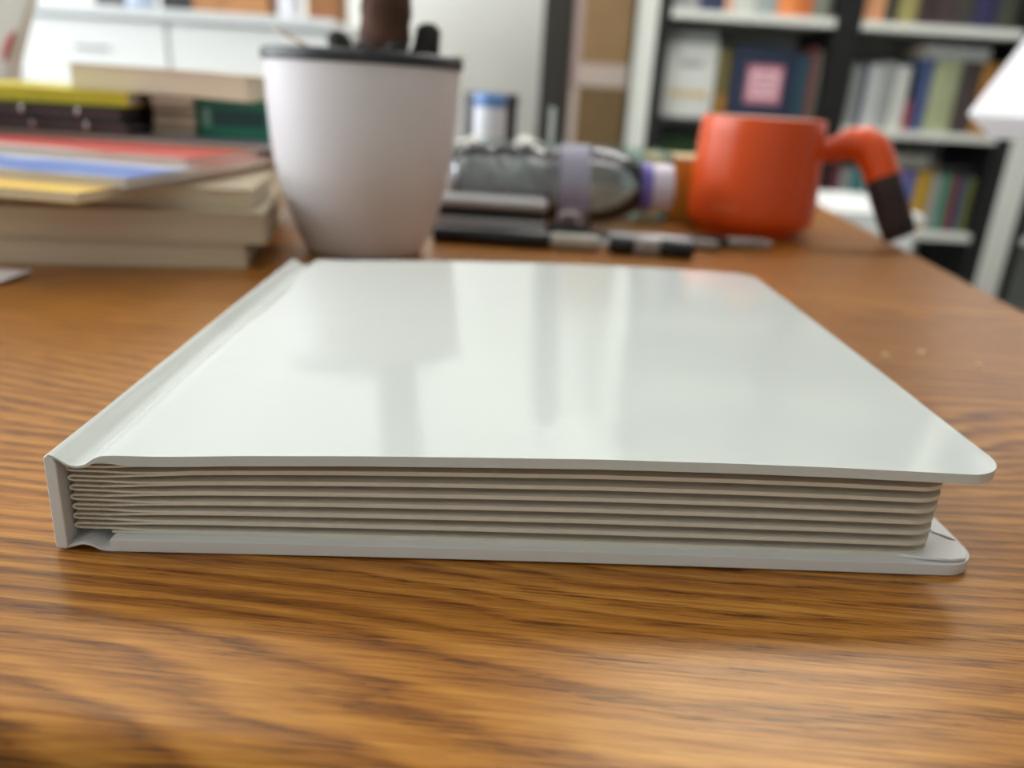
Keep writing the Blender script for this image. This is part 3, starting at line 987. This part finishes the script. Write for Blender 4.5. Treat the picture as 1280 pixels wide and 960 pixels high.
tube('red_mark', arc, [.0012, .002, .0024, .0026, .0026, .0026, .0024, .002, .001], mat('bag_red', (196, 56, 60), 0.6), bag, 8)

# ------------------------------------------------------------------ white desk lamp at the right edge
lamp = thing('floor_lamp', 'white lamp with an angular shade at the right edge of the picture', 'lamp', (.643, .860, FLOOR_Z))
M_LAMP = mat('lamp_white', (236, 234, 236), 0.4, noise=0.01)
lh = -FLOOR_Z
sq = []
def shade(parent):
    n = 4
    V, Fc = [], []
    tiers = [(.150, .098), (.118, .078), (.112, .080), (.141, .100), (.030, .372), (.036, .376)]
    order = [(.150, .1050), (.035, .340), (.028, .340), (.140, .1050), (.112, .0835), (.120, .0820)]
    for r, z in order:
        for k in range(n):
            a = math.radians(168) + k * 2 * PI / n
            V.append((r * math.cos(a), r * math.sin(a), z + lh))
    m = len(order)
    for i in range(m):
        j = (i + 1) % m
        for k in range(n):
            k2 = (k + 1) % n
            Fc.append((i * n + k, i * n + k2, j * n + k2, j * n + k))
    return mesh_obj('lamp_shade', V, Fc, M_LAMP, parent, bevel=.003, seg=3)
shade(lamp)
tube('pole', [(0, 0, .02), (0, 0, .5), (0, 0, lh + .345)], [.009, .009, .009], M_LAMP, lamp, 16)
lathe('base', [(.12, 0), (.125, .004), (.122, .014), (.02, .022)], M_LAMP, lamp, 40)
tube('shade_holder', [(0, 0, lh + .338), (0, 0, lh + .36)], [.032, .02], M_LAMP, lamp, 16)

# ------------------------------------------------------------------ white low cabinet beyond the table
lc = thing('low_cabinet', 'low white cabinet standing behind the table under the shelves', 'cabinet', (.76, 1.92, FLOOR_Z), (0, 0, math.radians(-5)))
H = -FLOOR_Z - .10
box('body', -.30, .16, -.2, .2, .05, H - .02, M_WHITE, lc, bevel=.003)
box('top', -.31, .17, -.21, .21, H - .02, H, M_WHITE, lc, bevel=.003)
for s in (-.295, -.065):
    d = box('door', s, s + .22, -.218, -.2, .06, H - .03, M_WHITE, lc, bevel=.002)
    box('handle', s + .19, s + .20, -.235, -.218, H - .22, H - .10, M_GREY, d, bevel=.002)
box('plinth', -.29, .15, -.19, .19, 0, .05, M_BLACK, lc)

# ------------------------------------------------------------------ bookshelf on the right
SY = 2.60
shf = thing('bookshelf', 'tall bookshelf with white boards and black uprights full of books', 'bookshelf', (1.04, SY, FLOOR_Z))
sx = -1.04
fz = -FLOOR_Z
top = 1.35 + fz
M_BACKP = mat('shelf_back', (176, 180, 174), 0.7, noise=0.03)
box('end_panel', .398 + sx, .446 + sx, 0, .32, 0, top, M_SHELF, shf, bevel=.002, label='white end panel')
box('end_panel', 1.620 + sx, 1.700 + sx, 0, .32, 0, top, M_SHELF, shf, bevel=.002, label='white end panel')
box('upright', .446 + sx, .486 + sx, .004, .32, 0, top, M_BLACK, shf, label='black upright')
box('upright', .985 + sx, 1.066 + sx, .004, .32, 0, top, M_BLACK, shf, label='black upright')
box('upright', 1.565 + sx, 1.620 + sx, .004, .32, 0, top, M_BLACK, shf, label='black upright')
box('back_panel', .446 + sx, 1.62 + sx, .32, .33, 0, top, M_BACKP, shf)
box('upright', 1.700 + sx, 1.740 + sx, .004, .32, 0, top, M_BLACK, shf, label='black upright')
box('upright', 2.220 + sx, 2.260 + sx, .004, .32, 0, top, M_BLACK, shf, label='black upright')
box('back_panel', 1.70 + sx, 2.26 + sx, .32, .33, 0, top, M_BACKP, shf)
LV = [-.60, -.285, .028, .335, .645, .955]
for bay, (a, b_) in enumerate(((.486, .985), (1.066, 1.565), (1.74, 2.22))):
    for z in LV:
        mm = M_BLACK if (bay == 0 and z in (.028,)) else M_SHELF
        box('shelf_board', a + sx, b_ + sx, 0.0, .32, z + fz, z + .024 + fz, mm, shf, bevel=.001)
box('top_board', .398 + sx, 2.26 + sx, 0, .33, top, top + .025, M_SHELF, shf)

def shelf_book(label, x0, wdt, h, zb, rgb, d=.20, yf=.035, lean=0.0, title=None, group='books on the shelves', pages=P_GREY):
    """an upright book, spine to the room: boards, rounded spine, page block"""
    key = 'shelf_cover_%d_%d_%d' % rgb
    m = mat(key, rgb, 0.5, noise=0.08, nscale=20)
    t = thing('shelved_book', label, 'book', (x0, SY + yf, zb), (0, lean, 0), group=group)
    ct = min(.003, wdt * .14)
    prof = [(0, d), (0, .004), (wdt * .22, .0008), (wdt * .5, 0), (wdt * .78, .0008), (wdt, .004), (wdt, d), (wdt - ct, d), (wdt - ct, .005), (wdt * .5, .004), (ct, .005), (ct, d)]
    prism('cover', prof, 0, h, m, t)
    box('page_block', ct, wdt - ct, .0055, d - .004, .004, h - .004, pages, t)
    if title:
        box('spine_label', wdt * .12, wdt * .88, -.0006, .002, h * title[0], h * title[1], mat('label_%d_%d_%d' % title[2], title[2], 0.5, noise=.06), t)
    return t
z1, z2, z3 = .0521, .3592, -.2609
B = shelf_book
GA = 'books on the shelves'
# left bay, middle shelf
wb = B('white box file with a tan label, leftmost on the left bay shelf', .492, .160, .218, z1, (206, 208, 202), title=(.28, .36, (196, 170, 110)))
box('spine_print', .045, .115, -.0008, .002, .150, .166, mat('print_grey', (150, 152, 150), .6), wb)
B('narrow olive book between the white box file and the navy book', .658, .040, .205, z1, (98, 87, 44), title=(.05, .35, (150, 104, 40)))
nb = B('wide navy book with a pink square label', .702, .205, .215, z1, (32, 42, 66), d=.05, yf=.03)
box('pink_label', .048, .158, -.0012, .002, .055, .165, mat('label_pink', (188, 124, 136), .5, noise=.05), nb, label='square pink label')
M_PALE = mat('label_pale', (236, 206, 212), .5)
marks = [(.062, .144, .140, .148), (.062, .070, .085, .140), (.136, .144, .085, .140), (.080, .126, .118, .125), (.099, .107, .080, .132), (.078, .128, .096, .103), (.062, .144, .074, .081)]
for a, b_, c, d_ in marks:
    box('label_mark', a, b_, -.002, -.0010, c, d_, M_PALE, nb)
B('dark teal book right of the navy book', .911, .036, .205, z1, (30, 66, 78))
B('rust red book right of the dark teal one', .949, .016, .225, z1, (112, 46, 34))
B('grey brown book at the right end of the left bay', .966, .017, .215, z1, (96, 92, 84))
flat_book('lying_book', 'grey book lying on top of the white box file', .570, 2.73, .2707, .15, .18, .034, 0, mat('lying_grey', (124, 126, 122), .6, noise=.08), P_GREY, 'front', ct=.002, group='books lying on shelved books')
flat_book('lying_book', 'dark grey book lying on the navy book', .775, 2.74, .2678, .10, .14, .030, 0, mat('lying_dark', (92, 96, 92), .6, noise=.08), P_GREY, 'front', ct=.002, group='books lying on shelved books') if False else None
# left bay, lower shelf
B('dark green box file on the lower left bay shelf', .492, .150, .250, z3, (26, 62, 22))
B('grey book right of the dark green box file', .645, .05, .24, z3, (150, 150, 146))
B('ochre book two right of the dark green box file', .698, .04, .23, z3, (150, 120, 50))
B('maroon book three right of the dark green box file', .741, .045, .24, z3, (96, 30, 34))
# left bay, top shelf
for (x, wd, h, c, lb) in ((.492, .080, .22, (150, 150, 150), 'light grey book at the left end of the top left shelf'), (.575, .075, .23, (46, 52, 82), 'navy book on the top left shelf'),
                          (.653, .022, .21, (206, 158, 128), 'slim peach book on the top left shelf'), (.678, .068, .22, (186, 188, 180), 'pale wide book on the top left shelf'),
                          (.749, .062, .22, (140, 150, 148), 'grey green book on the top left shelf'), (.814, .060, .23, (214, 128, 72), 'orange book on the top left shelf'),
                          (.877, .042, .225, (178, 96, 44), 'burnt orange book on the top left shelf'), (.922, .055, .22, (110, 112, 100), 'dull olive book at the right end of the top left shelf')):
    B(lb, x, wd, h, z2, c)
# right bay, top shelf
for (x, wd, h, c, lb) in ((1.072, .068, .22, (206, 148, 108), 'peach book at the left end of the top right shelf'), (1.143, .040, .22, (58, 56, 44), 'dark olive book beside the peach one on the top right shelf'),
                          (1.186, .056, .23, (142, 134, 82), 'mustard green book on the top right shelf'), (1.245, .060, .22, (52, 38, 40), 'dark maroon book on the top right shelf'),
                          (1.308, .055, .23, (60, 46, 48), 'dark plum book on the top right shelf'), (1.366, .050, .22, (58, 54, 50), 'dark grey book on the top right shelf'),
                          (1.419, .070, .23, (42, 40, 74), 'indigo book on the top right shelf'), (1.492, .066, .22, (56, 58, 50), 'charcoal book at the right end of the top right shelf')):
    B(lb, x, wd, h, z2, c)
# right bay, middle shelf
for (x, wd, h, c, lb) in ((1.072, .040, .185, (150, 156, 150), 'pale grey book at the left end of the middle right shelf'), (1.114, .018, .19, (64, 70, 96), 'slim slate blue book on the middle right shelf'),
                          (1.134, .048, .19, (178, 180, 178), 'light grey book right of the slim slate blue one'), (1.184, .036, .20, (142, 146, 142), 'mid grey book on the middle right shelf'),
                          (1.222, .046, .19, (186, 188, 182), 'whitish book left of the small red book'), (1.270, .018, .090, (150, 52, 62), 'small red book on the middle right shelf'),
                          (1.302, .034, .215, (66, 80, 120), 'dull blue book left of the pale green book'), (1.338, .084, .215, (152, 158, 124), 'wide pale green book on the middle right shelf'),
                          (1.425, .062, .215, (62, 52, 50), 'dark brown book right of the pale green one'), (1.490, .060, .215, (150, 104, 44), 'brown orange book at the right end of the middle shelf')):
    B(lb, x, wd, h, z1, c)
flat_book('lying_book', 'pale grey book lying flat above the pale green book', 1.405, 2.73, .2680, .20, .16, .040, 0, mat('lying_pale', (168, 170, 166), .6, noise=.05), P_GREY, 'front', ct=.002, group='books lying on shelved books')
# right bay, lower shelf
for (x, wd, h, c, lb) in ((1.070, .034, .20, (140, 60, 80), 'rose book at the left end of the lower right shelf'), (1.106, .036, .19, (150, 156, 150), 'grey book beside the rose one on the lower right shelf'),
                          (1.144, .048, .19, (60, 120, 120), 'teal book on the lower right shelf'), (1.194, .050, .19, (168, 168, 164), 'light grey book beside the teal one'),
                          (1.246, .036, .20, (120, 30, 44), 'crimson book on the lower right shelf'), (1.284, .036, .19, (150, 116, 160), 'lilac book on the lower right shelf'),
                          (1.322, .036, .19, (84, 92, 150), 'blue book right of the lilac one'), (1.360, .052, .19, (176, 138, 40), 'ochre yellow book on the lower right shelf'),
                          (1.414, .032, .18, (140, 142, 138), 'grey book right of the ochre yellow one'), (1.448, .032, .185, (66, 122, 100), 'sea green book on the lower right shelf'),
                          (1.482, .024, .18, (112, 36, 44), 'dark red book right of the sea green one'), (1.508, .024, .18, (52, 74, 96), 'navy teal book near the right end of the lower shelf'), (1.534, .026, .18, (96, 98, 52), 'olive book at the right end of the lower right shelf')):
    B(lb, x, wd, h, z3, c)
for (x, wd, h, c, lb) in ((1.744, .040, .21, (70, 84, 70), 'dark green book in the far right bay on the lower shelf'), (1.786, .045, .20, (120, 116, 100), 'khaki book in the far right bay on the lower shelf'), (1.833, .05, .21, (60, 60, 66), 'black book in the far right bay on the lower shelf')):
    B(lb, x, wd, h, z3, c)
flat_book('lying_book', 'pale book lying on the lower right shelf books by the lilac one', 1.285, 2.73, -.0600, .22, .16, .036, 0, mat('lying_buff', (150, 150, 138), .6, noise=.05), P_GREY, 'front', ct=.002, group='books lying on shelved books')
flat_book('lying_book', 'black book lying on the sea green and dark red books', 1.490, 2.73, -.0752, .12, .16, .030, 0, C_DARK2, P_GREY, 'front', ct=.002, group='books lying on shelved books')

# ------------------------------------------------------------------ cartons, black panel
M_CARD = mat('cardboard', (134, 106, 70), 0.75, noise=0.06, nscale=14)
M_CARD2 = mat('cardboard_dark', (104, 82, 48), 0.75, noise=0.08, nscale=14)
M_TAPE = mat('packing_tape', (176, 160, 150), 0.4, noise=0.04)
c1 = thing('carton', 'tall brown cardboard carton at the bottom of the stack by the bookshelf', 'carton', (.290, 2.70, FLOOR_Z), group='cartons by the bookshelf')
box('carton_body', -.085, .095, 0, .26, 0, -FLOOR_Z + .125, M_CARD2, c1, bevel=.003)
box('tape', -.085, -.060, -.001, 0, .02, -FLOOR_Z + .123, M_TAPE, c1)
c2 = thing('carton', 'brown cardboard carton with pale tape on top of the carton stack', 'carton', (.290, 2.70, .1255), group='cartons by the bookshelf')
box('carton_body', -.085, .095, 0, .26, 0, .55, M_CARD, c2, bevel=.003)
box('tape', -.060, .094, -.001, 0, .002, .070, M_TAPE, c2, label='wide pale tape band')
box('tape', -.085, -.060, -.001, 0, .004, .545, mat('tape_pink', (160, 140, 136), .5), c2)
o = box('black_panel', .108, .198, 2.72, 2.78, FLOOR_Z, 1.2, mat('panel_dark', (40, 38, 32), .5, noise=.1))
tag(o, 'tall narrow dark panel standing left of the cartons', 'panel')

# ------------------------------------------------------------------ white cabinets at the back left
CY = 2.38
def cabinet(label, x0, x1, slots):
    t = thing('drawer_cabinet', label, 'cabinet', ((x0 + x1) / 2, CY, FLOOR_Z), group='white drawer cabinets at the back')
    hw = (x1 - x0) / 2 - .003
    hz = .975
    box('body', -hw, hw, .02, .60, .06, hz, M_WHITE, t)
    box('plinth', -hw, hw, .05, .58, 0, .06, M_GREY, t)
    zz = [.07, .30, .53, .76, hz]
    for i in range(4):
        d = box('drawer', -hw + .002, hw - .002, 0, .02, zz[i], zz[i + 1] - .006, M_WHITE, t, bevel=.002)
        if slots:
            box('handle', -.048, .048, -.006, 0, zz[i + 1] - .082, zz[i + 1] - .074, mat('handle_grey', (150, 152, 152), .4), d, bevel=.001)
    return t
cabinet('white drawer cabinet in the left corner below the counter', -1.80, -1.365, True)
cabinet('white drawer cabinet with a slot handle behind the book pile', -1.365, -.945, True)
cabinet('white handleless cabinet behind the plant pot', -.945, -.50, False)
o = box('counter', -1.82, -.48, CY - .02, CY + .62, FLOOR_Z + .976, FLOOR_Z + 1.004, mat('counter_white', (214, 218, 218), .35, noise=.02), bevel=.003)
tag(o, 'long white counter on top of the drawer cabinets', 'counter')
CT = FLOOR_Z + 1.0045
def rounded_box_thing(name, label, cat, x, y, z, sx_, sy_, sz_, m, lidm=None, lid=.02):
    t = thing(name, label, cat, (x, y, z))
    box('body', -sx_ / 2, sx_ / 2, -sy_ / 2, sy_ / 2, 0, sz_ - (lid if lidm else 0), m, t, bevel=.006, seg=3)
    if lidm:
        box('lid', -sx_ / 2 - .003, sx_ / 2 + .003, -sy_ / 2 - .003, sy_ / 2 + .003, sz_ - lid, sz_, lidm, t, bevel=.006, seg=3)
    return t
rounded_box_thing('appliance', 'dark grey box on the counter at the left', 'appliance', -1.105, CY + .08, CT, .085, .12, .16, mat('appl_dark', (84, 82, 84), .5, noise=.05), C_DARK)
wc = thing('kettle', 'white and blue jug on the counter beside the dark box', 'jug', (-1.02, CY + .03, CT))
lathe('jug_body', [(.030, 0), (.036, .004), (.038, .03), (.036, .08), (.030, .12), (.028, .13)], M_CANW, wc, 32)
lathe('jug_foot', [(.0365, .004), (.0385, .006), (.0388, .016), (.0375, .018)], mat('pale_blue', (160, 190, 226), .4), wc, 32, closed=True)
tube('jug_handle', [(.034, 0, .11), (.055, 0, .105), (.060, 0, .07), (.050, 0, .04), (.036, 0, .035)], [.005] * 5, M_CANW, wc, 10)
rounded_box_thing('storage_case', 'black case on the counter in the middle', 'case', -.925, CY + .10, CT, .088, .14, .12, C_DARK, C_DARK2)
rounded_box_thing('cardboard_box', 'orange brown cardboard box on the counter left of the white jar', 'box', -.775, CY + .10, CT, .205, .16, .18, mat('box_orange', (176, 124, 78), .7, noise=.2, nscale=12), M_KRAFT_L)
jr = thing('jar', 'white jar on the counter above the pot rim', 'jar', (-.620, CY + .06, CT))
lathe('jar_body', [(.028, 0), (.032, .003), (.033, .08), (.030, .09)], M_CANW, jr, 32)
lathe('jar_lid', [(.0325, .09), (.034, .092), (.034, .108), (.030, .111)], M_GREY, jr, 32)
rounded_box_thing('cardboard_box', 'brown cardboard box at the right end of the counter', 'box', -.525, CY + .12, CT, .085, .16, .20, mat('box_brown', (150, 100, 62), .7, noise=.15, nscale=14), M_CARD)

# ------------------------------------------------------------------ crumbs on the table
M_CRUMB = mat('crumb', (226, 196, 160), 0.8, noise=0.05)
for i, (x, y, lb) in enumerate(((.1760, .3330, 'tiny pale crumb on the table, leftmost of three right of the book'), (.1960, .3400, 'tiny pale crumb on the table, middle of three right of the book'), (.2140, .3260, 'tiny pale crumb on the table, rightmost of three right of the book'))):
    lump('crumb', lb, (x, y, 0), .0016 - .0003 * i, .0012, .0006, M_CRUMB, 'crumb', 11 + i, 'crumbs right of the book')
